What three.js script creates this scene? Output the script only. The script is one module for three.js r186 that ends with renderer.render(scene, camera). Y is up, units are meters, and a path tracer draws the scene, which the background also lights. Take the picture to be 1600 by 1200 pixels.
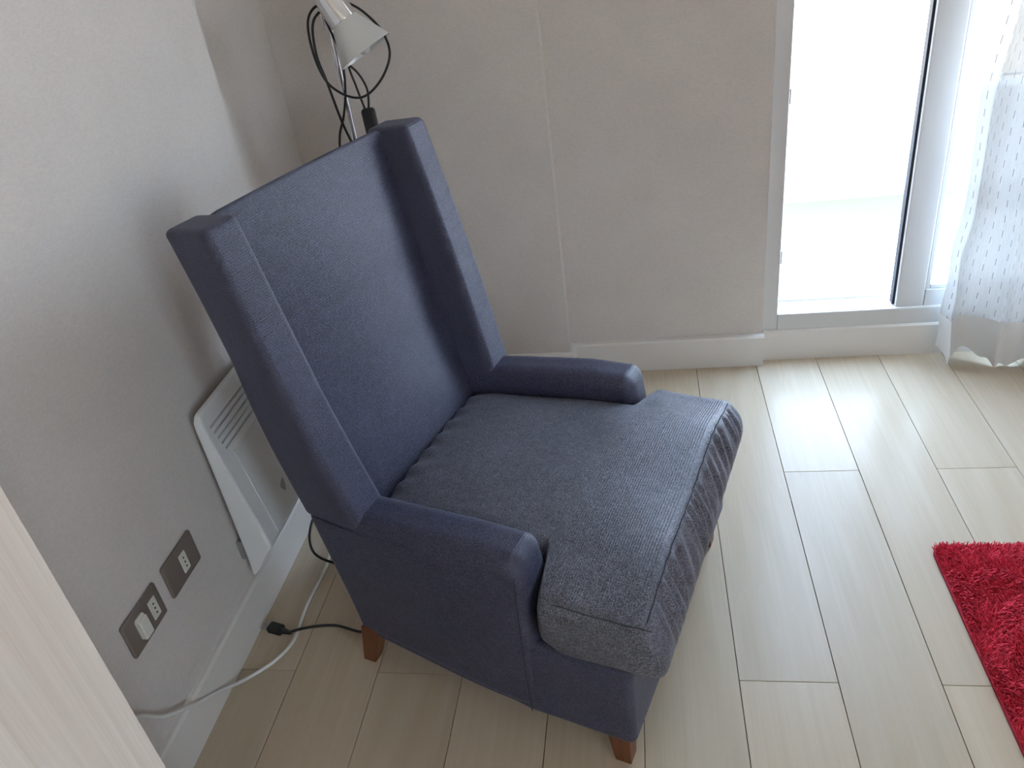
import * as THREE from 'three';
import { mergeGeometries } from 'three/addons/utils/BufferGeometryUtils.js';
import { RoundedBoxGeometry } from 'three/addons/geometries/RoundedBoxGeometry.js';
import { Brush, Evaluator, SUBTRACTION } from 'three-bvh-csg';

// ------------------------------------------------------------------ camera, sky, sun, exposure
const scene = new THREE.Scene();
const H = 1.43;                                             // eye height of the photographer
const camera = new THREE.PerspectiveCamera(51.48, 4 / 3, 0.02, 60);
camera.position.set(0, H, 0);
camera.rotation.set(-0.54677, 0.19986, -0.14516, 'YXZ');

const renderer = new THREE.WebGLRenderer({ antialias: true });
renderer.toneMapping = THREE.LinearToneMapping;
renderer.toneMappingExposure = 1.96;
renderer.shadowMap.enabled = true;
renderer.shadowMap.type = THREE.PCFSoftShadowMap;

{ // hazy bright sky: white at the horizon, pale blue overhead
  const w = 64, h = 64, d = new Float32Array(w * h * 4);
  for (let j = 0; j < h; j++) for (let i = 0; i < w; i++) {
    const el = ((j + 0.5) / h - 0.5) * Math.PI, up = Math.max(0, Math.sin(el)), k = Math.pow(up, 0.6), o = (j * w + i) * 4;
    const c = el < 0 ? [0.64, 0.58, 0.49] : [0.90 - 0.42 * k, 1.0 - 0.27 * k, 1.13 - 0.02 * k];
    d[o] = c[0]; d[o + 1] = c[1]; d[o + 2] = c[2]; d[o + 3] = 1;
  }
  const t = new THREE.DataTexture(d, w, h, THREE.RGBAFormat, THREE.FloatType);
  t.mapping = THREE.EquirectangularReflectionMapping; t.magFilter = THREE.LinearFilter; t.needsUpdate = true;
  scene.background = t;
  scene.backgroundIntensity = 8.4;
}
const sun = new THREE.DirectionalLight(new THREE.Color(1.0, 0.93, 0.82), 3);
sun.position.set(5.6, 8.2, -2.6); sun.target.position.set(0.4, 0, -3.0);   // high, along the facade: it lights the balcony, not the room
sun.castShadow = true; sun.shadow.mapSize.set(2048, 2048);
Object.assign(sun.shadow.camera, { left: -6, right: 6, top: 6, bottom: -6, near: 0.5, far: 25 });
scene.add(sun, sun.target);

// ------------------------------------------------------------------ helpers
let seed = 7;
const rnd = () => { seed = (seed * 1664525 + 1013904223) >>> 0; return seed / 4294967296; };
const lerp = (a, b, t) => a + (b - a) * t, clamp = (x, a, b) => Math.min(b, Math.max(a, x));
const smooth = (a, b, x) => { const t = clamp((x - a) / (b - a), 0, 1); return t * t * (3 - 2 * t); };
const pw = (pts, x) => { // piecewise linear through [x, y] pairs
  if (x <= pts[0][0]) return pts[0][1];
  for (let i = 1; i < pts.length; i++) if (x <= pts[i][0]) return lerp(pts[i - 1][1], pts[i][1], (x - pts[i - 1][0]) / (pts[i][0] - pts[i - 1][0]));
  return pts[pts.length - 1][1];
};
const V3 = (x, y, z) => new THREE.Vector3(x, y, z);
function hash(x, y, s) { let h = (x * 374761393 + y * 668265263 + s * 974634541) | 0; h = Math.imul(h ^ (h >>> 13), 1274126177); return ((h ^ (h >>> 16)) >>> 0) / 4294967296; }
function noise(x, y, px, py, s) { // value noise, periodic
  const xi = Math.floor(x), yi = Math.floor(y), fx = x - xi, fy = y - yi, u = fx * fx * (3 - 2 * fx), v = fy * fy * (3 - 2 * fy);
  const m = (a, n) => ((a % n) + n) % n, A = (i, j) => hash(m(xi + i, px), m(yi + j, py), s);
  return lerp(lerp(A(0, 0), A(1, 0), u), lerp(A(0, 1), A(1, 1), u), v);
}
function tex(n, m, fn, srgb) { // fn(u, v) -> grey or [r, g, b], 0..1
  const d = new Uint8Array(n * m * 4);
  for (let j = 0; j < m; j++) for (let i = 0; i < n; i++) {
    const c = fn(i / n, j / m, i, j), o = (j * n + i) * 4;
    for (let k = 0; k < 3; k++) d[o + k] = clamp(Math.round((c.length ? c[k] : c) * 255), 0, 255);
    d[o + 3] = 255;
  }
  const t = new THREE.DataTexture(d, n, m); t.wrapS = t.wrapT = THREE.RepeatWrapping;
  t.magFilter = THREE.LinearFilter; t.minFilter = THREE.LinearMipmapLinearFilter; t.generateMipmaps = true;
  if (srgb) t.colorSpace = THREE.SRGBColorSpace;
  t.needsUpdate = true; return t;
}
const lit = (r, g, b) => new THREE.Color().setRGB(r, g, b);
function finish(o) { o.castShadow = o.receiveShadow = true; return o; }
function mesh(name, geo, mat, parent) { const o = finish(new THREE.Mesh(geo, mat)); o.name = name; (parent || scene).add(o); return o; }
function group(name, pos = [0, 0, 0], turn = 0) { const g = new THREE.Group(); g.name = name; g.position.set(...pos); g.rotation.y = turn; scene.add(g); return g; }
function tag(o, label, category, grp) { Object.assign(o.userData, { label, category }); if (grp) o.userData.group = grp; return o; }
function structure(o, label, category) { Object.assign(o.userData, { kind: 'structure', label, category }); return o; }
function metricUV(g) { // uv in metres by dominant axis of every face
  g = g.index ? g.toNonIndexed() : g;
  const p = g.attributes.position, uv = new Float32Array(p.count * 2), a = V3(), b = V3(), c = V3(), n = V3();
  for (let i = 0; i < p.count; i += 3) {
    a.fromBufferAttribute(p, i); b.fromBufferAttribute(p, i + 1); c.fromBufferAttribute(p, i + 2);
    n.crossVectors(b.clone().sub(a), c.clone().sub(a));
    const x = Math.abs(n.x), y = Math.abs(n.y), z = Math.abs(n.z);
    [a, b, c].forEach((q, k) => { const o = (i + k) * 2; const r = x > y && x > z ? [q.z, q.y] : y > z ? [q.x, q.z] : [q.x, q.y]; uv[o] = r[0]; uv[o + 1] = r[1]; });
  }
  g.setAttribute('uv', new THREE.BufferAttribute(uv, 2)); return g;
}
function box(x0, x1, y0, y1, z0, z1) { const g = new THREE.BoxGeometry(x1 - x0, y1 - y0, z1 - z0); g.translate((x0 + x1) / 2, (y0 + y1) / 2, (z0 + z1) / 2); return metricUV(g); }
function rbox(x0, x1, y0, y1, z0, z1, r = 0.003, s = 2) { const g = new RoundedBoxGeometry(x1 - x0, y1 - y0, z1 - z0, s, r); g.translate((x0 + x1) / 2, (y0 + y1) / 2, (z0 + z1) / 2); return metricUV(g); }
function tube(pts, r, seg = 60, rad = 8, closed = false) { return new THREE.TubeGeometry(new THREE.CatmullRomCurve3(pts.map((p) => V3(...p)), closed, 'centripetal'), seg, r, rad, closed); }
function stamps(o) { // smooth normals across positions that coincide
  const p = o.attributes.position, m = new Map(), key = (i) => Math.round(p.getX(i) * 2e5) + '_' + Math.round(p.getY(i) * 2e5) + '_' + Math.round(p.getZ(i) * 2e5);
  o.computeVertexNormals(); const n = o.attributes.normal, keys = [];
  for (let i = 0; i < p.count; i++) { const k = keys[i] = key(i); const e = m.get(k) || [0, 0, 0]; e[0] += n.getX(i); e[1] += n.getY(i); e[2] += n.getZ(i); m.set(k, e); }
  for (let i = 0; i < p.count; i++) { const e = m.get(keys[i]), l = Math.hypot(...e) || 1; n.setXYZ(i, e[0] / l, e[1] / l, e[2] / l); }
  return o;
}
// soft box: half sizes, edge radius, inner cells, warp of every point; uv in metres before the warp
function softBox(hx, hy, hz, r, [nx, ny, nz], warp, extra = {}) {
  const half = [hx, hy, hz], rr = Array.isArray(r) ? r : [r, r, r], ax = [0, 1, 2].map((k) => {
    const n = [nx, ny, nz][k], h = half[k], q = rr[k], a = [], K = 5;
    for (let i = 0; i < K; i++) a.push(-h + q - q * Math.tan((Math.PI / 4) * (1 - i / K)));
    for (let i = 0; i <= n; i++) a.push(lerp(-h + q, h - q, i / n));
    for (let i = 1; i <= K; i++) a.push(h - q + q * Math.tan((Math.PI / 4) * (i / K)));
    (extra[k] || []).forEach((v) => a.push(v));
    return a.sort((x, y) => x - y);
  });
  const pos = [], uv = [], idx = [];
  for (let f = 0; f < 6; f++) {
    const k = f >> 1, sgn = f & 1 ? 1 : -1, i1 = (k + 1) % 3, i2 = (k + 2) % 3, A = ax[i1], B = ax[i2], base = pos.length / 3;
    for (const b of B) for (const a of A) {
      const p = [0, 0, 0]; p[k] = sgn * half[k]; p[i1] = a; p[i2] = b;
      const inn = p.map((v, m) => clamp(v, -half[m] + rr[m], half[m] - rr[m])), d = p.map((v, m) => (v - inn[m]) / rr[m]), l = Math.hypot(...d) || 1;
      const w = warp(inn.map((v, m) => v + (d[m] / l) * rr[m]), d.map((v) => v / l));
      pos.push(...w);
      if (k === 0) uv.push(p[2], p[1]); else if (k === 1) uv.push(p[2], p[0]); else uv.push(p[0], p[1]);
    }
    for (let j = 0; j < B.length - 1; j++) for (let i = 0; i < A.length - 1; i++) {
      const a = base + j * A.length + i, b = a + 1, c = a + A.length, e = c + 1;
      sgn > 0 ? idx.push(a, b, c, b, e, c) : idx.push(a, c, b, b, c, e);
    }
  }
  const g = new THREE.BufferGeometry();
  g.setAttribute('position', new THREE.Float32BufferAttribute(pos, 3)); g.setAttribute('uv', new THREE.Float32BufferAttribute(uv, 2)); g.setIndex(idx);
  return stamps(g);
}

// ------------------------------------------------------------------ materials
const std = (o) => new THREE.MeshStandardMaterial(o), phys = (o) => new THREE.MeshPhysicalMaterial(o);
const wallTex = tex(512, 512, (u, v) => { // woven wallpaper, painted over
  const f = noise(u * 256, v * 128, 256, 128, 1), g = noise(u * 64, v * 230, 64, 230, 2), c = noise(u * 6, v * 6, 6, 6, 3), k = 0.95 + 0.025 * (f - 0.5) + 0.03 * (g - 0.5) + 0.02 * (c - 0.5);
  return [k, k, k];
}, true);
const wallBump = tex(512, 512, (u, v) => 0.5 * noise(u * 200, v * 120, 200, 120, 4) + 0.5 * noise(u * 90, v * 250, 90, 250, 5));
const repeat = (t, x, y) => { const c = t.clone(); c.repeat.set(x, y); c.needsUpdate = true; return c; };
const M = {};
M.wall = std({ color: lit(0.785, 0.725, 0.678), map: repeat(wallTex, 2.2, 2.2), bumpMap: repeat(wallBump, 2.2, 2.2), bumpScale: 0.00025, roughness: 0.85 });
M.ceiling = std({ color: lit(0.88, 0.87, 0.85), roughness: 0.95 });
M.trim = std({ color: lit(0.78, 0.745, 0.70), roughness: 0.45 });
M.pvc = phys({ color: lit(0.68, 0.67, 0.655), roughness: 0.35 });
M.seal = std({ color: lit(0.02, 0.022, 0.03), roughness: 0.7 });
M.glass = phys({ color: lit(0.97, 0.985, 0.98), roughness: 0.0, transmission: 1, thickness: 0, ior: 1.5 });
M.steel = std({ color: lit(0.55, 0.55, 0.56), metalness: 1, roughness: 0.32 });
M.chrome = std({ color: lit(0.82, 0.83, 0.85), metalness: 1, roughness: 0.06 });
M.silver = phys({ color: lit(0.74, 0.75, 0.73), metalness: 0.5, roughness: 0.42 });
M.black = std({ color: lit(0.012, 0.012, 0.013), roughness: 0.45 });
M.whiteCord = std({ color: lit(0.78, 0.77, 0.73), roughness: 0.5 });
M.heater = phys({ color: lit(0.80, 0.81, 0.81), roughness: 0.3, clearcoat: 0.3, clearcoatRoughness: 0.2 });
M.heaterPanel = phys({ color: lit(0.72, 0.735, 0.735), roughness: 0.12, clearcoat: 0.6, clearcoatRoughness: 0.05 });
M.emblem = std({ color: lit(0.30, 0.30, 0.30), roughness: 0.5 });
M.plate = phys({ color: lit(0.235, 0.195, 0.17), metalness: 0.25, roughness: 0.42 });
M.ivory = phys({ color: lit(0.78, 0.76, 0.68), roughness: 0.35 });
M.cream = std({ color: lit(0.17, 0.16, 0.12), roughness: 0.8 });
M.render = std({ color: lit(0.8, 0.79, 0.76), roughness: 0.9 });
M.balcony = std({ color: lit(0.62, 0.6, 0.57), roughness: 0.8 });
M.subfloor = std({ color: lit(0.05, 0.042, 0.035), roughness: 1 });

const grain = (u, v, s) => { // u across, v along; tileable wood
  const warpU = u + 0.03 * (noise(u * 3, v * 3, 3, 3, s) - 0.5) + 0.05 * (noise(u * 2, v * 2, 2, 2, s + 9) - 0.5);
  const ring = Math.sin((warpU * 7 + 2.2 * noise(u * 2, v * 2, 2, 2, s + 1)) * Math.PI * 2) * 0.5 + 0.5;
  const pore = noise(u * 190, v * 9, 190, 9, s + 2), fibre = noise(u * 60, v * 5, 60, 5, s + 3), tone = noise(u * 4, v * 2, 4, 2, s + 4);
  return 0.35 * ring * noise(u * 5, v * 4, 5, 4, s + 6) + 0.28 * fibre + 0.22 * pore + 0.25 * tone;
};
const floorTex = tex(1024, 1024, (u, v) => { const k = grain(u, v, 20); return [lerp(0.885, 0.81, k), lerp(0.825, 0.738, k), lerp(0.735, 0.635, k)]; }, true);
const floorRough = tex(512, 512, (u, v) => { const k = grain(u, v, 20); return 0.66 + 0.14 * k + 0.12 * (noise(u * 5, v * 5, 5, 5, 77) - 0.5); });
const floorBump = tex(1024, 1024, (u, v) => 1 - grain(u, v, 20));
M.floors = [[1, 0.995, 0.985], [0.96, 0.95, 0.935], [1.0, 0.985, 0.96], [0.93, 0.925, 0.915]].map((c) => phys({ color: lit(c[0] * 0.86, c[1] * 0.86, c[2] * 0.86), map: floorTex, roughnessMap: floorRough, roughness: 0.36, specularIntensity: 0.32, bumpMap: floorBump, bumpScale: 0.0001 }));
const cabTex = tex(1024, 1024, (u, v) => { const k = grain(u, v, 50); return [lerp(0.93, 0.80, k), lerp(0.885, 0.735, k), lerp(0.835, 0.67, k)]; }, true);
M.cabinet = std({ color: lit(0.95, 0.95, 0.95), map: repeat(cabTex, 2.2, 0.7), roughness: 0.5, bumpMap: repeat(floorBump, 2.2, 0.7), bumpScale: 0.0004 });
const legTex = tex(256, 256, (u, v) => { const k = grain(u, v, 80); return [lerp(0.50, 0.35, k), lerp(0.295, 0.185, k), lerp(0.165, 0.095, k)]; }, true);
M.legs = phys({ map: repeat(legTex, 8, 4), roughness: 0.38 });

const weave = (s, rib) => (u, v, i, j) => { // two-tone melange cloth, 1024 texels over 0.36 m
  const a = hash(i >> 1, j >> 2, s), b = hash(i >> 2, j >> 1, s + 1), warp = ((i >> 1) + (j >> 1)) & 1, thread = warp ? a : b;
  const row = 0.5 + 0.5 * Math.cos(j * Math.PI * 2 / 8), c = noise(u * 40, v * 40, 40, 40, s + 2), d = noise(u * 9, v * 9, 9, 9, s + 3);
  return 0.58 + 0.85 * (thread - 0.5) + rib * (row - 0.5) + 0.10 * (c - 0.5) + 0.05 * (d - 0.5);
};
const weaveA = weave(31, 0.16), weaveB = weave(61, 0.04);
const tint = (f, lo, hi) => (u, v, i, j) => { const k = f(u, v, i, j); return lo.map((x, m) => lerp(x, hi[m], k)); };
const fabTex = tex(1024, 1024, tint(weaveA, [0.09, 0.095, 0.13], [0.355, 0.362, 0.475]), true), cushTex = tex(1024, 1024, tint(weaveB, [0.115, 0.12, 0.14], [0.53, 0.54, 0.595]), true);
const fabBump = tex(1024, 1024, (u, v, i, j) => 0.5 * weaveA(u, v, i, j) + 0.25 * (1 + Math.cos(j * Math.PI / 4)));
M.fabric = phys({ map: repeat(fabTex, 1.7, 1.7), bumpMap: repeat(fabBump, 1.7, 1.7), bumpScale: 0.0006, roughness: 0.47, specularIntensity: 1, sheen: 0.4, sheenColor: lit(0.16, 0.17, 0.24), sheenRoughness: 0.5 });
M.cushion = phys({ map: repeat(cushTex, 1.7, 1.7), bumpMap: repeat(fabBump, 1.7, 1.7), bumpScale: 0.0006, roughness: 0.5, specularIntensity: 1, sheen: 0.3, sheenColor: lit(0.17, 0.17, 0.22), sheenRoughness: 0.5 });
M.thread = std({ color: lit(0.035, 0.037, 0.048), roughness: 0.9 });

const curtainTex = tex(512, 1024, (u, v) => { // gauze with short woven slits, one tile is 0.12 m by 0.18 m
  const col = Math.floor(u * 4), fu = u * 4 - col, fv = (v * 4 + (col % 2) * 0.5 + 0.13 * hash(col, 1, 8)) % 1, dash = Math.abs(fu - 0.5) < 0.028 && fv > 0.25 && fv < 0.72;
  const k = 0.95 + 0.05 * (noise(u * 120, v * 180, 120, 180, 90) - 0.5) + 0.05 * (noise(u * 100, v * 6, 100, 6, 91) - 0.5);
  return dash ? [0.52, 0.55, 0.57] : [k, k, k];
}, true);
M.curtain = phys({ color: lit(0.86, 0.87, 0.87), map: repeat(curtainTex, 1, 1), roughness: 0.95, transmission: 0.08, thickness: 0, side: THREE.DoubleSide, transparent: true, opacity: 0.975, specularIntensity: 0.2 });
M.hem = phys({ color: lit(0.93, 0.93, 0.92), roughness: 0.95, transmission: 0.16, thickness: 0, side: THREE.DoubleSide, specularIntensity: 0.2 });
M.rug = std({ color: lit(0.50, 0.027, 0.055), roughness: 0.95 });
M.rugPile = std({ color: 0xffffff, roughness: 0.9 });

// ------------------------------------------------------------------ room shell
const XW = -0.965, XR = 2.9, ZB = 3.5, CEIL = 2.5, XC = -0.257, ZC = -2.317, ZP = -2.381, XD0 = 0.372, XD1 = 2.7, DOORTOP = 2.2;
structure(mesh('wall_left', box(XW - 0.22, XW, 0, CEIL, -1.849, ZB + 0.2), M.wall), 'pale grey papered wall behind the heater and sockets', 'wall');
structure(mesh('wall_recess', box(XW - 0.22, -1.018, 0, CEIL, -2.7, -1.849), M.wall), 'narrow recessed strip of wall in the left corner', 'wall');
structure(mesh('wall_column', box(-1.018, XC, 0, CEIL, -2.7, ZC), M.wall), 'shallow column face behind the lamp', 'wall');
structure(mesh('wall_back', mergeGeometries([box(XC, XD0, 0, CEIL, -2.7, ZP), box(XD0, XD1, DOORTOP, CEIL, -2.7, ZP), box(XD1, XR + 0.2, 0, CEIL, -2.7, ZP), box(XD0, XD1, -0.02, 0.108, -2.56, -2.41)]), M.wall), 'plain wall between the column and balcony door', 'wall');
const WZ0 = 1.95, WZ1 = 3.3, WY0 = 0.65, WY1 = 2.3;   // second window, behind the photographer: it throws the cabinet's shadow on the left wall
structure(mesh('wall_right', mergeGeometries([box(XR, XR + 0.2, 0, CEIL, -2.381, WZ0), box(XR, XR + 0.2, 0, CEIL, WZ1, ZB + 0.2), box(XR, XR + 0.2, 0, WY0, WZ0, WZ1), box(XR, XR + 0.2, WY1, CEIL, WZ0, WZ1)]), M.wall), 'wall at the right side of the room', 'wall');
structure(mesh('wall_front', box(XW, XR, 0, CEIL, ZB, ZB + 0.2), M.wall), 'wall behind the photographer', 'wall');
structure(mesh('ceiling', box(XW - 0.22, XR + 0.2, CEIL, CEIL + 0.2, -2.7, ZB + 0.2), M.ceiling), 'white ceiling of the room', 'ceiling');

{ // floor: every laminate plank is a piece of its own
  const floor = structure(group('floor'), 'pale whitewashed laminate plank floor', 'floor');
  mesh('subfloor', box(XW - 0.06, XR, -0.06, -0.006, -2.41, ZB), M.subfloor, floor);
  const W = 0.1950, L = 1.364, gap = 0.0007, x0 = 0.1585;
  const plankGeo = (w, l, variant) => {
    const c = 0.0009, g = new RoundedBoxGeometry(w - 2 * gap, 0.0079, l - 2 * gap, 1, c);
    g.translate(0, -0.00395, 0);
    const q = metricUV(g), uv = q.attributes.uv;
    for (let i = 0; i < uv.count; i++) uv.setXY(i, uv.getX(i) / 0.62 + variant * 0.317, uv.getY(i) / 1.45 + variant * 0.271);
    return q;
  };
  const cache = new Map();
  for (let k = -6; k <= 14; k++) {
    const xa = Math.max(x0 + k * W, XW), xb = Math.min(x0 + (k + 1) * W, XR);
    if (xb - xa < 0.01) continue;
    const off = k & 1 ? -1.790 : -1.108;
    for (let n = -3; n < 6; n++) {
      const za = Math.max(off + n * L, -2.408), zb = Math.min(off + (n + 1) * L, ZB);
      if (zb - za < 0.02) continue;
      const variant = (k * 3 + n * 5 + 60) % 7, key = [(xb - xa).toFixed(4), (zb - za).toFixed(4), variant].join();
      if (!cache.has(key)) cache.set(key, plankGeo(xb - xa, zb - za, variant));
      const p = mesh('plank', cache.get(key), M.floors[Math.floor(hash(k + 40, n + 40, 5) * 4)], floor);
      p.position.set((xa + xb) / 2, 0, (za + zb) / 2);
    }
  }
}
{ // skirting boards with a bevelled top edge
  const prof = (t, h) => { const s = new THREE.Shape(); s.moveTo(0, 0); s.lineTo(t, 0); s.lineTo(t, h - 0.006); s.lineTo(t - 0.006, h); s.lineTo(0, h); s.closePath(); return s; };
  const run = (len, t = 0.016, h = 0.11) => { const g = new THREE.ExtrudeGeometry(prof(t, h), { depth: len, bevelEnabled: false }); return g; };
  const b = (name, g, label) => structure(mesh(name, metricUV(g), M.trim), label, 'baseboard');
  let g = run(ZB + 1.849); g.translate(XW, 0, -1.849); b('baseboard_left', g, 'white skirting along the left wall');
  g = run(0.47); g.translate(-1.018, 0, -2.317); b('baseboard_recess', g, 'white skirting in the recessed corner');
  g = run(0.76 + 0.016); g.rotateY(-Math.PI / 2); g.scale(1, 1, 1); g.translate(XC + 0.016, 0, ZC); b('baseboard_column', g, 'white skirting across the column foot');
  g = run(0.064); g.translate(XC, 0, ZP); b('baseboard_return', g, 'short white skirting on the side of the column');
  g = run(XD0 - XC - 0.016 + 0.004, 0.026); g.rotateY(-Math.PI / 2); g.translate(XD0 + 0.004, 0, ZP); b('baseboard_back', g, 'white skirting between column and balcony door');
  g = run(XD1 - XD0 - 0.004, 0.020, 0.11); g.rotateY(-Math.PI / 2); g.translate(XD1, 0, -2.410); b('baseboard_door', g, 'white plinth under the balcony door');
}
{ // balcony sliding door: fixed frame, one sash slid aside, the left bay open
  const d = structure(group('door_1', [XD0, 0.108, -2.45]), 'white sliding balcony door, left bay standing open', 'door'), P = d.position;
  const add = (n, g, m, p = d) => { if (p === d) g.translate(-P.x, -P.y, -P.z); return mesh(n, g, m, p); };
  const zf = -2.398, zr = -2.52;
  add('jamb', rbox(XD0, 0.421, 0.108, DOORTOP, zr, zf, 0.004), M.pvc);
  add('jamb', rbox(XD1 - 0.05, XD1, 0.108, DOORTOP, zr, zf, 0.004), M.pvc);
  add('head', rbox(0.421, XD1 - 0.05, DOORTOP - 0.05, DOORTOP, zr, zf, 0.004), M.pvc);
  add('sill_rail', rbox(0.421, XD1 - 0.05, 0.108, 0.166, zr, zf, 0.004), M.pvc);
  add('track', rbox(0.425, XD1 - 0.055, 0.164, 0.172, -2.497, -2.488, 0.002), M.steel);
  for (const y of [0.85, 0.36]) add('strike_plate', rbox(0.419, 0.427, y - 0.022, y + 0.022, -2.43, -2.408, 0.002), M.steel);
  const sash = (x0, x1, z0, z1, y0, y1) => {
    add('stile', rbox(x0, x0 + 0.083, y0, y1, z0, z1, 0.005), M.pvc); add('stile', rbox(x1 - 0.083, x1, y0, y1, z0, z1, 0.005), M.pvc);
    add('bottom_rail', rbox(x0 + 0.083, x1 - 0.083, y0, y0 + 0.066, z0, z1, 0.004), M.pvc); add('top_rail', rbox(x0 + 0.083, x1 - 0.083, y1 - 0.066, y1, z0, z1, 0.004), M.pvc);
    const a = x0 + 0.083, b = x1 - 0.083, c = y0 + 0.066, e = y1 - 0.066, w = 0.014, zz = z1 - 0.004;
    for (const q of [[a, a + w, c, e], [b - w, b, c, e], [a + w, b - w, c, c + w], [a + w, b - w, e - w, e]]) add('glazing_bead', rbox(...q, z0 + 0.008, zz, 0.003), M.pvc);
    add('glass', box(a + 0.002, b - 0.002, c + 0.002, e - 0.002, (z0 + z1) / 2 - 0.003, (z0 + z1) / 2 + 0.003), M.glass);
  };
  sash(0.782, 1.82, -2.452, -2.408, 0.156, DOORTOP - 0.04);
  sash(1.70, XD1 - 0.04, -2.51, -2.466, 0.156, DOORTOP - 0.04);
  add('seal', rbox(0.7745, 0.784, 0.17, DOORTOP - 0.05, -2.448, -2.42, 0.001), M.seal);
}
{ // window behind the photographer
  const w = structure(group('window_2', [XR + 0.1, WY0, (WZ0 + WZ1) / 2]), 'white framed window behind the photographer', 'window'), zc = (WZ0 + WZ1) / 2, hw = (WZ1 - WZ0) / 2, hh = WY1 - WY0;
  for (const s of [-1, 1]) mesh('frame', rbox(-0.03, 0.03, 0, hh, s > 0 ? hw - 0.05 : -hw, s > 0 ? hw : -hw + 0.05, 0.004), M.pvc, w);
  for (const y of [0, hh - 0.05]) mesh('frame', rbox(-0.03, 0.03, y, y + 0.05, -hw + 0.05, hw - 0.05, 0.004), M.pvc, w);
  mesh('mullion', rbox(-0.03, 0.03, 0.05, hh - 0.05, -0.03, 0.03, 0.004), M.pvc, w);
  for (const s of [-1, 1]) mesh('glass', box(-0.003, 0.003, 0.05, hh - 0.05, s > 0 ? 0.03 : -hw + 0.05, s > 0 ? hw - 0.05 : -0.03), M.glass, w);
}
// balcony outside
structure(mesh('floor_balcony', box(-2.2, 5, -0.15, 0.05, -3.6, -2.56), M.balcony), 'sunlit pale balcony floor outside the door', 'balcony floor');
{
  const p = structure(group('wall_balcony', [1.4, 0.05, -3.5]), 'low white balcony parapet with a cream kerb', 'parapet');
  const s = new THREE.Shape(); s.moveTo(0, 0); s.lineTo(0.10, 0); s.quadraticCurveTo(0.075, 0.05, 0.07, 0.09); s.quadraticCurveTo(0.05, 0.105, 0, 0.105); s.closePath();
  const g = new THREE.ExtrudeGeometry(s, { depth: 7.2, bevelEnabled: false }); g.rotateY(-Math.PI / 2); g.translate(3.6, 0, -0.05); mesh('kerb', metricUV(g), M.cream, p);
  mesh('parapet', rbox(-3.6, 3.6, 0.06, 0.5, -0.13, -0.01, 0.01), M.render, p);
}
{
  const r = group('balcony_rail', [1.0, 0.55, -3.5]);
  mesh('rail', (() => { const g = new THREE.CylinderGeometry(0.006, 0.006, 2.6, 10); g.rotateZ(Math.PI / 2); g.translate(1.08, 0.045, 0); return g; })(), M.steel, r);
  mesh('clamp', rbox(-0.02, 0.14, 0.012, 0.048, -0.02, 0.02, 0.003), M.pvc, r);
  mesh('pin', (() => { const g = new THREE.CylinderGeometry(0.004, 0.004, 0.09, 8); g.translate(0.095, 0.07, 0); return g; })(), M.steel, r);
  mesh('foot', (() => { const g = new THREE.CylinderGeometry(0.011, 0.011, 0.03, 12); g.translate(0.12, 0.012, 0); return g; })(), M.black, r);
  for (const x of [0.04, 0.9, 1.8]) mesh('post', (() => { const g = new THREE.CylinderGeometry(0.006, 0.006, 0.05, 8); g.translate(x, 0.022, 0); return g; })(), M.steel, r);
  tag(r, 'thin metal rail with a clamp on the parapet outside', 'railing');
}

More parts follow.
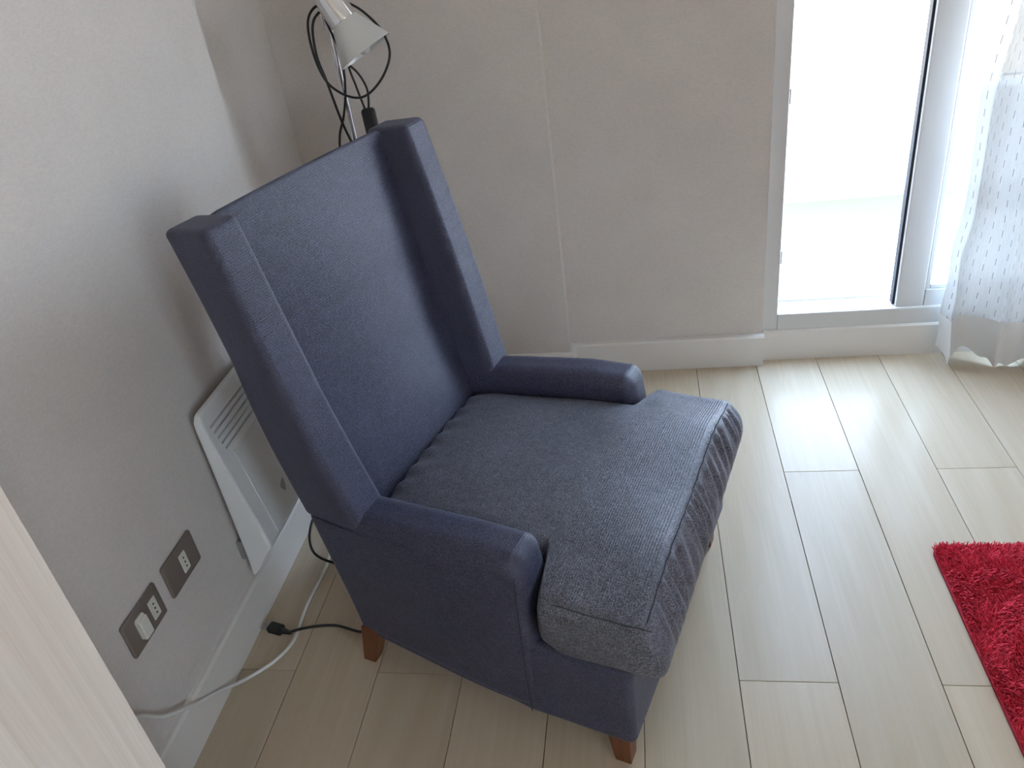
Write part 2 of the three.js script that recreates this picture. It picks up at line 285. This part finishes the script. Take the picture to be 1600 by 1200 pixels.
// ------------------------------------------------------------------ wing armchair
const TH = THREE.MathUtils.degToRad(18.5), F = V3(Math.cos(TH), 0, Math.sin(TH)), S = V3(-Math.sin(TH), 0, Math.cos(TH));
const chairAt = V3(-0.064, 0, -0.901).addScaledVector(F, -0.33).addScaledVector(S, -0.335);
{
  const c = group('wing_armchair', chairAt.toArray(), -TH);
  tag(c, 'slate blue fabric wingback armchair with short wooden legs', 'armchair');
  // lateral half width of the outer cloth at a place (x forward, y up)
  const outer = (x, y) => 0.345 - 0.05 * smooth(0.15, -0.33, x) * smooth(0.75, 0.1, y) - 0.012 * smooth(-0.2, -0.42, x);
  const rear = (y) => pw([[0.09, -0.305], [0.43, -0.326], [0.8, -0.365], [1.04, -0.422]], y);
  const wingFront = (y) => pw([[0.40, -0.165], [0.46, -0.18], [1.02, -0.313], [1.05, -0.32]], y);
  const backIn = (y) => pw([[0.3, -0.20], [0.44, -0.252], [0.6, -0.298], [0.76, -0.332], [1.0, -0.370], [1.05, -0.378]], y);
  const armTop = (x) => pw([[-0.3, 0.462], [-0.15, 0.476], [0.05, 0.490], [0.17, 0.486]], x);
  // base: deck and lower rails, cloth to 9 cm above the floor
  mesh('base', softBox(0.325, 0.1, 0.345, 0.016, [16, 4, 14], ([x, y, z]) => {
    const X = x + 0.023, Y = y + 0.19;
    return [X, Y + 0.004 * Math.sin(X * 9) * (y < 0 ? 1 : 0), z * (outer(X, Y) / 0.345) * (X < 0.13 ? 0.985 : 1)];
  }), M.fabric, c);
  for (const s of [1, -1]) {
    // arm with the side panel below it
    mesh('arm', softBox(0.232, 0.2, 0.05, [0.024, 0.032, 0.034], [18, 14, 4], ([x, y, z]) => {
      const X0 = x - 0.062, Y = lerp(0.095, armTop(X0), (y + 0.2) / 0.4), low = smooth(0.30, 0.10, Y);
      const X = lerp(rear(Y), 0.17, (x + 0.232) / 0.464) + (X0 > 0.1 ? -0.010 * smooth(0.40, 0.49, Y) : 0), bulge = 0.004 * Math.sin(clamp((Y - 0.1) / 0.38, 0, 1) * Math.PI) * (z > 0 ? 1 : 0);
      return [X, Y, s * (outer(X, Y) - 0.05 + z + bulge + (z < 0 ? 0 : 0))];
    }), M.fabric, c);
    // wing
    mesh('wing', softBox(0.5, 0.3, 0.047, [0.15, 0.012, 0.017], [8, 18, 4], ([x, y, z], d) => {
      const Y = y + 0.745, t = (x + 0.5), a = rear(Y), b = wingFront(Y);
      const X = lerp(a, b, t), thin = 1 - 0.12 * smooth(0.6, 1.05, Y);
      return [X, Y - 0.008 * (1 - t) * smooth(0.9, 1.045, Y), s * (outer(X, Y) - 0.047 + z * thin + (s < 0 ? 0.014 : 0) * smooth(0.55, 1.04, Y))];
    }), M.fabric, c);
  }
  // back, a padded slab between the wings
  mesh('back', softBox(0.5, 0.38, 0.262, [0.2, 0.014, 0.03], [6, 26, 18], ([x, y, z]) => {
    const Y = y + 0.662, t = x + 0.5, a = rear(Y) + 0.004, b = backIn(Y) + 0.02 * Math.cos(clamp(z / 0.27, -1, 1) * Math.PI / 2) * smooth(1.04, 0.8, Y) * (t > 0.5 ? 1 : 0);
    return [lerp(a, b, t), Y - 0.020 * (1 - t) * smooth(0.9, 1.04, Y) + 0.004 * Math.cos(z * 5), z];
  }), M.fabric, c);
  // seams
  const so = 0.0014;
  for (const s of [1, -1]) {
    const pts = []; for (let i = 0; i <= 10; i++) { const y = lerp(0.10, 0.455, i / 10), x = lerp(0.142, 0.150, i / 10); pts.push([x, y, s * (outer(x, y) + 0.004 * Math.sin(clamp((y - 0.1) / 0.38, 0, 1) * Math.PI) + 0.0002)]); }
    mesh('seam', tube(pts, so * 0.7, 30, 6), M.thread, c);
    const q = []; for (let i = 0; i <= 8; i++) { const x = lerp(-0.30, -0.165, i / 8), y = 0.452 - 0.008 * i / 8; q.push([x, y, s * (outer(x, y) + 0.0008)]); }
    mesh('seam', tube(q, so * 0.7, 20, 6), M.thread, c);
  }
  // legs: square, tapered, rear pair raked
  const leg = (x, z, dx, dz) => {
    const g = new RoundedBoxGeometry(0.048, 0.11, 0.048, 2, 0.003); const p = g.attributes.position;
    for (let i = 0; i < p.count; i++) { const t = (p.getY(i) + 0.055) / 0.11, k = lerp(0.66, 1, t); p.setXYZ(i, p.getX(i) * k + x + dx * (1 - t), p.getY(i) + 0.055, p.getZ(i) * k + z + dz * (1 - t)); }
    g.computeVertexNormals(); return metricUV(g);
  };
  for (const s of [1, -1]) {
    mesh('leg', leg(0.305, s * 0.305, 0.008, s * 0.004), M.legs, c);
    mesh('leg', leg(-0.274, s * 0.268, -0.026, s * 0.012), M.legs, c);
  }
}
{ // loose T-shaped seat cushion
  const th = THREE.MathUtils.degToRad(16.5), c = group('seat_cushion', chairAt.clone().addScaledVector(F, 0.0).add(V3(0, 0.2905, 0)).toArray(), -th);
  tag(c, 'grey blue T-shaped seat cushion with a gathered front edge', 'cushion');
  const x0 = -0.222, x1 = 0.362, hx = (x1 - x0) / 2, mx = (x0 + x1) / 2, hy = 0.066;
  const width = (x, z) => lerp(0.238 - 0.016 * smooth(0.1, -0.2, x), 0.355, z > 0 ? smooth(0.150, 0.180, x) : smooth(0.176, 0.204, x));
  const top = (x, z, w) => { // height of the upper cloth above the mid plane
    const nz = z / lerp(0.25, 0.36, smooth(-0.1, 0.28, x)), dome = 0.030 * (1 - Math.pow(Math.abs(nz), 2.2)) * (1 - Math.pow(Math.abs((x - 0.06) / 0.34), 3));
    const ear = smooth(0.22, 0.30, Math.abs(z)), sag = -0.006 * Math.exp(-((x - 0.05) ** 2 + (z - 0.02) ** 2) / 0.02);
    const fold = 0.004 * Math.sin(z * 17 + 1) * Math.sin(x * 12 + 0.5) * smooth(-0.1, 0.2, x) + 0.006 * Math.exp(-((x - 0.20) ** 2) / 0.002) * ear;
    return Math.max(dome, -0.012) + sag + fold - (z < 0 ? 0.022 : 0.010) * smooth(0.17, 0.36, Math.abs(z)) * smooth(0.05, 0.2, x) + 0.010 * Math.exp(-((x - 0.17) ** 2 + (z + 0.12) ** 2) / 0.006);
  };
  const gather = (z, t) => { // folds that hang from the front seam
    const a = Math.sin(z * 210 + 3 * Math.sin(z * 21) + t) * (0.6 + 0.4 * Math.sin(z * 33)), b = Math.sin(z * 118 + 2 + t * 2.5);
    return (0.6 * a + 0.4 * b) * smooth(0.36, 0.26, Math.abs(z));
  };
  const shape = ([x, y, z], d) => {
    const X = x + mx, w = width(X, z), Z = z * w / 0.355, up = y > 0 ? y / hy : 0;
    let Y = y + hy + up * top(X, Z, w), bow = 0.014 * Math.cos((y / hy) * 1.3);
    const front = smooth(x1 - 0.03, x1 - 0.004, X), side = smooth(0.86, 1, Math.abs(z) / 0.355);
    let XX = X + front * (bow + 0.026 * smooth(1, -0.7, y / hy)), ZZ = Z + Math.sign(z) * side * bow * 0.7;
    if (front > 0) XX += front * 0.008 * gather(z, y / hy) * smooth(1.0, 0.72, y / hy) * smooth(-1.0, 0.3, y / hy);
    Y += 0.030 * smooth(0.4, -1, y / hy) * smooth(0.225, 0.165, X) * smooth(0.24, 0.30, Math.abs(Z));
    const rearT = smooth(x0 + 0.06, x0, X); Y -= rearT * 0.008 * (0.5 + 0.5 * Math.sin(z * 70)) * (y > 0 ? 1 : 0);
    return [XX, Y, ZZ];
  };
  const dense = []; for (let i = 0; i <= 10; i++) dense.push(lerp(0.146, 0.208, i / 10) - mx);
  mesh('body', softBox(hx, hy, 0.355, [0.016, 0.018, 0.026], [34, 12, 260], shape, { 0: dense }), M.cushion, c);
  const seam = (pts, r = 0.0009) => mesh('seam', tube(pts.map(([p, lift]) => { const q = shape(p, [0, 0, 0]); return [q[0], q[1] + lift, q[2]]; }), r, 120, 6), M.thread, c);
  const fr = []; for (let i = 0; i <= 60; i++) fr.push([[hx - 0.0040, hy - 0.0048, lerp(-0.335, 0.335, i / 60)], 0.0004]); seam(fr);
  const er = []; for (let i = 0; i <= 20; i++) er.push([[lerp(0.135, 0.30, i / 20), hy - 0.0045, 0.355 - 0.0068], 0.0004]); seam(er);
}

// ------------------------------------------------------------------ panel heater on the left wall
{
  const z1 = -1.262, z0 = -1.80, c = group('panel_heater', [XW, 0.14, (z0 + z1) / 2]);
  tag(c, 'white wall-mounted panel heater half hidden behind the armchair', 'heater');
  const bx = XW, by = 0.14, L = (z1 - z0) / 2;
  const front = (y) => pw([[0.142, 0.030], [0.165, 0.050], [0.228, 0.097], [0.47, 0.061], [0.575, 0.046], [0.592, 0.040]], y);   // from the wall
  const body = softBox(0.5, 0.225, L, [0.14, 0.006, 0.007], [6, 46, 60], ([x, y, z]) => {
    const rc = 0.024; let dy = (y - 0.225 + rc) / rc, dz = (Math.abs(z) - L + rc) / rc; // round the two upper corners
    if (dy > 0 && dz > 0) { const k = Math.max(dy, dz) / Math.hypot(dy, dz); y = 0.225 - rc + dy * k * rc; z = Math.sign(z) * (L - rc + dz * k * rc); }
    const Y = y + 0.367; return [lerp(0.025, front(Y), x + 0.5), Y - by, z];
  });
  const ev = new Evaluator(); ev.attributes = ['position', 'normal', 'uv'];
  let br = new Brush(body, M.heater); br.updateMatrixWorld();
  for (let i = 0; i < 5; i++) {
    const y = 0.556 - i * 0.0158, g = new THREE.BoxGeometry(0.03, 0.0055, 0.36); const cut = new Brush(g, M.heater);
    cut.position.set(front(y) + 0.005, y - by, L - 0.018 - i * 0.003 - 0.18); cut.updateMatrixWorld();
    br = ev.evaluate(br, cut, SUBTRACTION);
  }
  mesh('body', br.geometry, M.heater, c);
  { // glossy front sheet below the grille
    const g = softBox(0.002, 0.118, L - 0.035, 0.0018, [1, 10, 10], ([x, y, z]) => { const Y = y + 0.355; return [front(Y) + 0.0006 + x, Y - by, z - 0.012]; });
    mesh('front_panel', g, M.heaterPanel, c);
    const s = new THREE.Shape(); s.moveTo(0, -0.018); s.quadraticCurveTo(0.014, -0.008, 0.012, 0.014); s.quadraticCurveTo(-0.004, 0.012, -0.012, 0.002); s.quadraticCurveTo(-0.008, -0.012, 0, -0.018);
    const e = new THREE.ExtrudeGeometry(s, { depth: 0.0006, bevelEnabled: false }); e.rotateY(Math.PI / 2); e.rotateZ(0.147); e.translate(front(0.30) + 0.0026, 0.30 - by, -1.405 - (z0 + z1) / 2); mesh('emblem', e, M.emblem, c);
  }
  for (const [z, y] of [[z1 - 0.016, 0.205], [z1 - 0.04, 0.52], [z0 + 0.06, 0.205], [z0 + 0.06, 0.52]]) mesh('wall_bracket', (() => { const g = rbox(0.0, 0.027, y - by - 0.026, y - by + 0.026, z - 0.02 - (z0 + z1) / 2, z - (z0 + z1) / 2, 0.002); return g; })(), M.emblem, c);
  const cord = [[-0.93, 0.25, -1.70], [-0.925, 0.12, -1.68], [-0.90, 0.012, -1.62], [-0.852, 0.0045, -1.45], [-0.856, 0.0045, -1.30], [-0.852, 0.0045, -1.18], [-0.878, 0.0045, -1.125], [-0.925, 0.010, -1.07], [-0.944, 0.05, -1.01], [-0.944, 0.10, -0.945], [-0.953, 0.165, -0.868], [-0.953, 0.232, -0.82], [-0.95, 0.29, -0.74], [-0.955, 0.30, -0.66]];
  mesh('cord', tube(cord.map(([x, y, z]) => [x - bx, y - by, z - (z0 + z1) / 2]), 0.0042, 160, 8), M.whiteCord, c);
}

// ------------------------------------------------------------------ socket plates
function plate(name, zc, label, modules) {
  const c = group(name, [XW, 0.352, zc]); tag(c, label, 'socket plate');
  mesh('cover', softBox(0.004, 0.0408, 0.0598, [0.0035, 0.006, 0.006], [1, 2, 2], ([x, y, z]) => [x + 0.004, y, z]), M.plate, c);
  for (const [dz, kind] of modules) {
    if (kind === 'plug') { const m = mesh('blank_cover', rbox(0.005, 0.020, -0.0225, 0.0225, dz - 0.0125, dz + 0.0125, 0.003), M.ivory, c); mesh('lip', rbox(0.006, 0.014, -0.025, 0.025, dz - 0.0135, dz + 0.010, 0.002), M.ivory, m); continue; }
    const m = mesh('outlet', rbox(0.006, 0.0102, -0.0225, 0.0225, dz - 0.0115, dz + 0.0115, 0.0015), M.ivory, c);
    for (const y of [-0.011, 0, 0.011]) mesh('hole', (() => { const g = new THREE.CylinderGeometry(0.0022, 0.0022, 0.0012, 12); g.rotateZ(Math.PI / 2); g.translate(0.0101, y, dz); return g; })(), M.black, m);
  }
}
plate('socket_plate', -0.941, 'bronze socket plate with a white plug-in cover, nearest the cabinet', [[0.016, 'plug'], [-0.030, 'outlet']]);
plate('socket_plate_001', -1.089, 'bronze socket plate with a single ivory outlet, nearest the heater', [[-0.006, 'outlet']]);

// ------------------------------------------------------------------ pale wood cabinet at the left edge
{
  const c = group('tall_cabinet', [-0.79, 0, -0.11]); tag(c, 'tall whitewashed wood cabinet at the left edge of the photo', 'cabinet');
  const x0 = -0.948 + 0.79, x1 = -0.62 + 0.79;
  mesh('side', rbox(x0, x1 - 0.02, 0, 2.0, -0.421, -0.401, 0.0015), M.cabinet, c); mesh('side', rbox(x0, x1 - 0.02, 0, 2.0, 0.40, 0.42, 0.0015), M.cabinet, c);
  mesh('top', rbox(x0, x1 - 0.02, 1.98, 2.0, -0.401, 0.40, 0.0015), M.cabinet, c); mesh('plinth', rbox(x0, x1 - 0.05, 0, 0.07, -0.401, 0.40, 0.0015), M.cabinet, c);
  mesh('back_panel', rbox(x0, x0 + 0.008, 0.07, 1.98, -0.401, 0.40, 0.001), M.cabinet, c);
  mesh('door', rbox(x1 - 0.019, x1, 0.07, 2.0, -0.421, 0.42, 0.0015), M.cabinet, c);
}

// ------------------------------------------------------------------ floor lamp behind the chair
{
  const px = -0.757, pz = -2.10, c = group('floor_lamp', [px, 0, pz]);
  tag(c, 'chrome floor lamp with silver cone shade behind the armchair', 'lamp');
  const lathe = (pts, n = 40) => new THREE.LatheGeometry(pts.map(([r, y]) => new THREE.Vector2(r, y)), n);
  mesh('base', lathe([[0, 0], [0.12, 0], [0.125, 0.004], [0.124, 0.014], [0.118, 0.019], [0.02, 0.024], [0.012, 0.04], [0, 0.04]]), M.chrome, c);
  mesh('pole', lathe([[0, 0.03], [0.0085, 0.03], [0.0085, 1.52], [0.006, 1.527], [0, 1.528]], 20), M.chrome, c);
  const cl = mesh('clamp', lathe([[0.009, 1.205], [0.017, 1.206], [0.018, 1.21], [0.018, 1.245], [0.017, 1.249], [0.009, 1.25]], 24), M.chrome, c);
  const arm = tube([[0.012, 1.228, 0.0], [0.03, 1.235, 0.03], [0.045, 1.245, 0.05]], 0.006, 16, 10); mesh('joint', arm, M.black, cl);
  const head = new THREE.Group(); head.name = 'shade'; c.add(head);
  const a = V3(0.025, 1.283, 0.05), b = V3(0.099, 1.1455, 0.055), dir = b.clone().sub(a); // socket end to rim
  head.position.copy(a); head.quaternion.setFromUnitVectors(V3(0, 1, 0), dir.clone().normalize());
  const Ln = dir.length(), h0 = Ln * 0.46;
  mesh('housing', lathe([[0, -0.004], [0.024, -0.004], [0.032, 0.002], [0.0355, 0.012], [0.0365, h0], [0.033, h0 + 0.002], [0, h0 + 0.002]]), M.chrome, head);
  mesh('cone', lathe([[0.033, h0 - 0.004], [0.036, h0 + 0.002], [0.044, h0 + 0.02], [0.0725, Ln - 0.002], [0.0738, Ln], [0.0722, Ln + 0.0005], [0.0425, h0 + 0.021], [0.033, h0 + 0.006]], 56), M.silver, head);
  mesh('bulb', lathe([[0, h0], [0.014, h0], [0.016, h0 + 0.02], [0.024, h0 + 0.05], [0.02, Ln - 0.012], [0.010, Ln + 0.004], [0, Ln + 0.007]], 24), phys({ color: lit(0.85, 0.85, 0.84), roughness: 0.35, transmission: 0.3, thickness: 0 }), head);
  const R = (l) => l.map(([x, y, z]) => [x - px, y, z - pz]);
  // cord: loops hanging from the clamp, then down behind the chair and along the floor to its plug
  const loop = tube(R([[-0.70, 1.245, -2.04], [-0.745, 1.262, -2.03], [-0.783, 1.235, -2.04], [-0.795, 1.15, -2.05], [-0.775, 1.08, -2.05], [-0.73, 1.044, -2.05], [-0.69, 1.039, -2.05], [-0.64, 1.072, -2.06], [-0.606, 1.13, -2.07], [-0.62, 1.18, -2.09], [-0.665, 1.232, -2.10], [-0.71, 1.262, -2.10]]), 0.0032, 120, 8);
  const s1 = tube(R([[-0.752, 1.252, -2.085], [-0.783, 1.225, -2.07], [-0.796, 1.15, -2.07], [-0.785, 1.08, -2.07], [-0.77, 0.98, -2.07], [-0.748, 0.86, -2.08], [-0.75, 0.6, -2.07], [-0.77, 0.25, -2.0], [-0.82, 0.06, -1.8], [-0.888, 0.10, -1.50], [-0.872, 0.055, -1.43], [-0.78, 0.008, -1.42], [-0.60, 0.004, -1.36], [-0.60, 0.004, -1.25], [-0.68, 0.006, -1.215], [-0.76, 0.0075, -1.232], [-0.82, 0.010, -1.224], [-0.868, 0.011, -1.207]]), 0.0034, 320, 8);
  const s2 = tube(R([[-0.752, 1.225, -2.07], [-0.735, 1.14, -2.075], [-0.742, 1.06, -2.075], [-0.765, 0.99, -2.08], [-0.79, 0.94, -2.085], [-0.80, 0.87, -2.08], [-0.79, 0.6, -2.08], [-0.77, 0.35, -2.06], [-0.76, 0.31, -2.04]]), 0.0032, 90, 8);
  const s3 = tube(R([[-0.70, 1.20, -2.08], [-0.722, 1.12, -2.08], [-0.714, 1.06, -2.08], [-0.702, 0.995, -2.08]]), 0.0030, 40, 8);
  const s4 = tube(R([[-0.725, 1.12, -2.078], [-0.70, 1.09, -2.078], [-0.686, 1.05, -2.078], [-0.694, 0.995, -2.078]]), 0.0030, 40, 8);
  const cord = mesh('cord', mergeGeometries([loop, s1, s2, s3, s4]), M.black, c);
  mesh('dimmer_switch', (() => { const g = new RoundedBoxGeometry(0.036, 0.105, 0.026, 4, 0.010); g.rotateZ(0.03); g.translate(-0.695 - px, 0.952, -2.08 - pz); return g; })(), M.black, c);
  { // plug lying on the floor
    const pl = new THREE.Group(); pl.name = 'plug'; c.add(pl); pl.position.set(-0.868 - px, 0.011, -1.207 - pz); pl.rotation.y = Math.PI - 0.27;
    const g = new RoundedBoxGeometry(0.040, 0.018, 0.026, 3, 0.005); g.translate(0.038, 0, 0);
    const n = new THREE.CylinderGeometry(0.0045, 0.008, 0.03, 12); n.rotateZ(Math.PI / 2); n.translate(0.008, 0, 0);
    mesh('plug_body', mergeGeometries([g, n.toNonIndexed()]), M.black, pl);
    for (const z of [-0.009, 0, 0.009]) mesh('pin', (() => { const q = new THREE.CylinderGeometry(0.0021, 0.0021, 0.02, 10); q.rotateZ(Math.PI / 2); q.translate(0.067, 0, z); return q; })(), M.steel, pl);
  }
}

// ------------------------------------------------------------------ sheer curtain
{
  const c = group('sheer_curtain', [1.55, 0, -2.32]); tag(c, 'white sheer curtain with dashed pattern hanging at the balcony door', 'curtain');
  const W = 1.85, top = 2.34;
  const at = (s, y) => { // s along the cloth, y height
    const low = smooth(0.9, 0.0, y), ph = s * 46 - 1.2 + 0.9 * Math.sin(s * 13 + 0.4) + 0.3 * Math.sin(y * 3.1 + s * 9);
    const e = Math.exp(-s / 0.14), amp = 0.018 + 0.009 * Math.sin(s * 23 + 1) + 0.009 * low * (0.4 + e);
    const c = Math.sin(ph + 0.2);
    let z = amp * (c + 0.25 * Math.sin(2 * ph + 1.1)) + 0.006 * Math.sin(ph * 2.7 + y * 6) * low, x = s + (0.010 + 0.012 * low * e) * Math.sin(ph + 1.9);
    x += e * (0.022 * smooth(0.8, 1.15, y) - 0.012 * low * low) + (0.003 + 0.004 * low) * Math.sin(y * 13 + s * 24) * e;
    z += low * low * 0.04 * smooth(0.06, 0.3, s) + e * 0.012 * Math.sin(y * 27 + s * 20) * low - 0.02 * e * low * low;
    return [x - 0.66, z];
  };
  const sheet = (y0, yTop, off, n, m) => {
    const pos = [], uv = [], idx = [];
    for (let j = 0; j <= m; j++) for (let i = 0; i <= n; i++) {
      const s = W * i / n, hem = 0.034 - 0.024 * smooth(0.03, 0.2, s) - 0.016 * Math.sin(s * 46 - 1.2 + 0.9 * Math.sin(s * 13 + 0.4) + 0.2) * Math.exp(-s / 0.22) + 0.006 * Math.sin(s * 131 + 1), y = lerp(y0 + hem, yTop, j / m), [x, z] = at(s, y);
      pos.push(x, y, z + off); uv.push(s * 1.6 / 0.12, y / 0.18);
    }
    for (let j = 0; j < m; j++) for (let i = 0; i < n; i++) { const a = j * (n + 1) + i; idx.push(a, a + 1, a + n + 1, a + 1, a + n + 2, a + n + 1); }
    const g = new THREE.BufferGeometry(); g.setAttribute('position', new THREE.Float32BufferAttribute(pos, 3)); g.setAttribute('uv', new THREE.Float32BufferAttribute(uv, 2)); g.setIndex(idx); g.computeVertexNormals(); return g;
  };
  mesh('cloth', sheet(0, top, 0, 520, 90), M.curtain, c);
  mesh('hem', sheet(0, 0.155, 0.0025, 520, 14), M.hem, c);
  mesh('curtain_rod', (() => { const g = new THREE.CylinderGeometry(0.012, 0.012, 2.2, 16); g.rotateZ(Math.PI / 2); g.translate(0.2, top + 0.005, 0); return g; })(), M.steel, c);
  for (const x of [-0.8, 1.2]) mesh('rod_bracket', rbox(x - 0.012, x + 0.012, top - 0.02, top + 0.03, -0.061, 0.012, 0.002), M.steel, c);
}

// ------------------------------------------------------------------ red shag rug
{
  const x0 = 0.634, x1 = 2.2, z0 = -1.500, z1 = -0.15, c = group('shag_rug', [(x0 + x1) / 2, 0, (z0 + z1) / 2]);
  tag(c, 'red shaggy rug at the right edge of the floor', 'rug');
  const hx = (x1 - x0) / 2, hz = (z1 - z0) / 2;
  mesh('backing', (() => { const a = hx - 0.005, b = hz - 0.005, r = 0.034, q = new THREE.Shape(); q.moveTo(-a + r, -b); q.lineTo(a - r, -b); q.absarc(a - r, -b + r, r, -Math.PI / 2, 0); q.lineTo(a, b - r); q.absarc(a - r, b - r, r, 0, Math.PI / 2); q.lineTo(-a + r, b); q.absarc(-a + r, b - r, r, Math.PI / 2, Math.PI); q.lineTo(-a, -b + r); q.absarc(-a + r, -b + r, r, Math.PI, Math.PI * 1.5);
    const g = new THREE.ExtrudeGeometry(q, { depth: 0.006, bevelEnabled: true, bevelSize: 0.001, bevelThickness: 0.001, bevelSegments: 1 }); g.rotateX(-Math.PI / 2); g.translate(0, 0.001, 0); return g; })(), M.rug, c);
  const blade = (() => { // one bent yarn: a tapering three-sided tuft
    const pos = [], idx = [], n = 3; for (let j = 0; j <= 3; j++) { const t = j / 3, r = 0.0018 * (1 - 0.55 * t); for (let i = 0; i < n; i++) { const a = i / n * Math.PI * 2; pos.push(Math.cos(a) * r + 0.007 * t * t, 0.015 * t * (1 - 0.22 * t), Math.sin(a) * r); } }
    for (let j = 0; j < 3; j++) for (let i = 0; i < n; i++) { const a = j * n + i, b = j * n + (i + 1) % n; idx.push(a, a + n, b, b, a + n, b + n); }
    idx.push(9, 11, 10); const g = new THREE.BufferGeometry(); g.setAttribute('position', new THREE.Float32BufferAttribute(pos, 3)); g.setIndex(idx); g.computeVertexNormals(); return g;
  })();
  const step = 0.0042, nx = Math.floor((hx * 2 - 0.012) / step), nz = Math.floor((hz * 2 - 0.012) / step), N = nx * nz, inst = new THREE.InstancedMesh(blade, M.rugPile, N), m = new THREE.Matrix4(), q = new THREE.Quaternion(), col = new THREE.Color(); let k = 0;
  const R = 0.036;
  for (let j = 0; j < nz; j++) for (let i = 0; i < nx; i++) {
    let x = -hx + 0.006 + (i + 0.2 + rnd() * 0.6) * step, z = -hz + 0.006 + (j + 0.2 + rnd() * 0.6) * step;
    const ex = hx - Math.abs(x), ez = hz - Math.abs(z), dc = ex < R && ez < R ? Math.hypot(R - ex, R - ez) : 0;
    const swirl = noise((x + hx) * 9, (z + hz) * 9, 64, 64, 5) * 9 + noise((x + hx) * 40, (z + hz) * 40, 200, 200, 6) * 4 + rnd() * 2.4, edge = smooth(0.0, 0.014, Math.min(ex, ez, dc > 0 ? R - dc : 1)), sc = (dc > R ? 0.01 : 0.75 + 0.5 * rnd()) * (0.55 + 0.45 * edge);
    q.setFromEuler(new THREE.Euler((rnd() - 0.5) * 0.7, swirl, (rnd() - 0.5) * 0.5)); m.compose(V3(x, 0.006, z), q, V3(sc, sc, sc)); inst.setMatrixAt(k, m);
    const b = 0.7 + 0.45 * rnd(); inst.setColorAt(k, col.setRGB(0.85 * b, 0.046 * b, 0.09 * b)); k++;
  }
  inst.name = 'pile'; inst.userData.kind = 'stuff'; finish(inst); c.add(inst);
}

renderer.render(scene, camera);
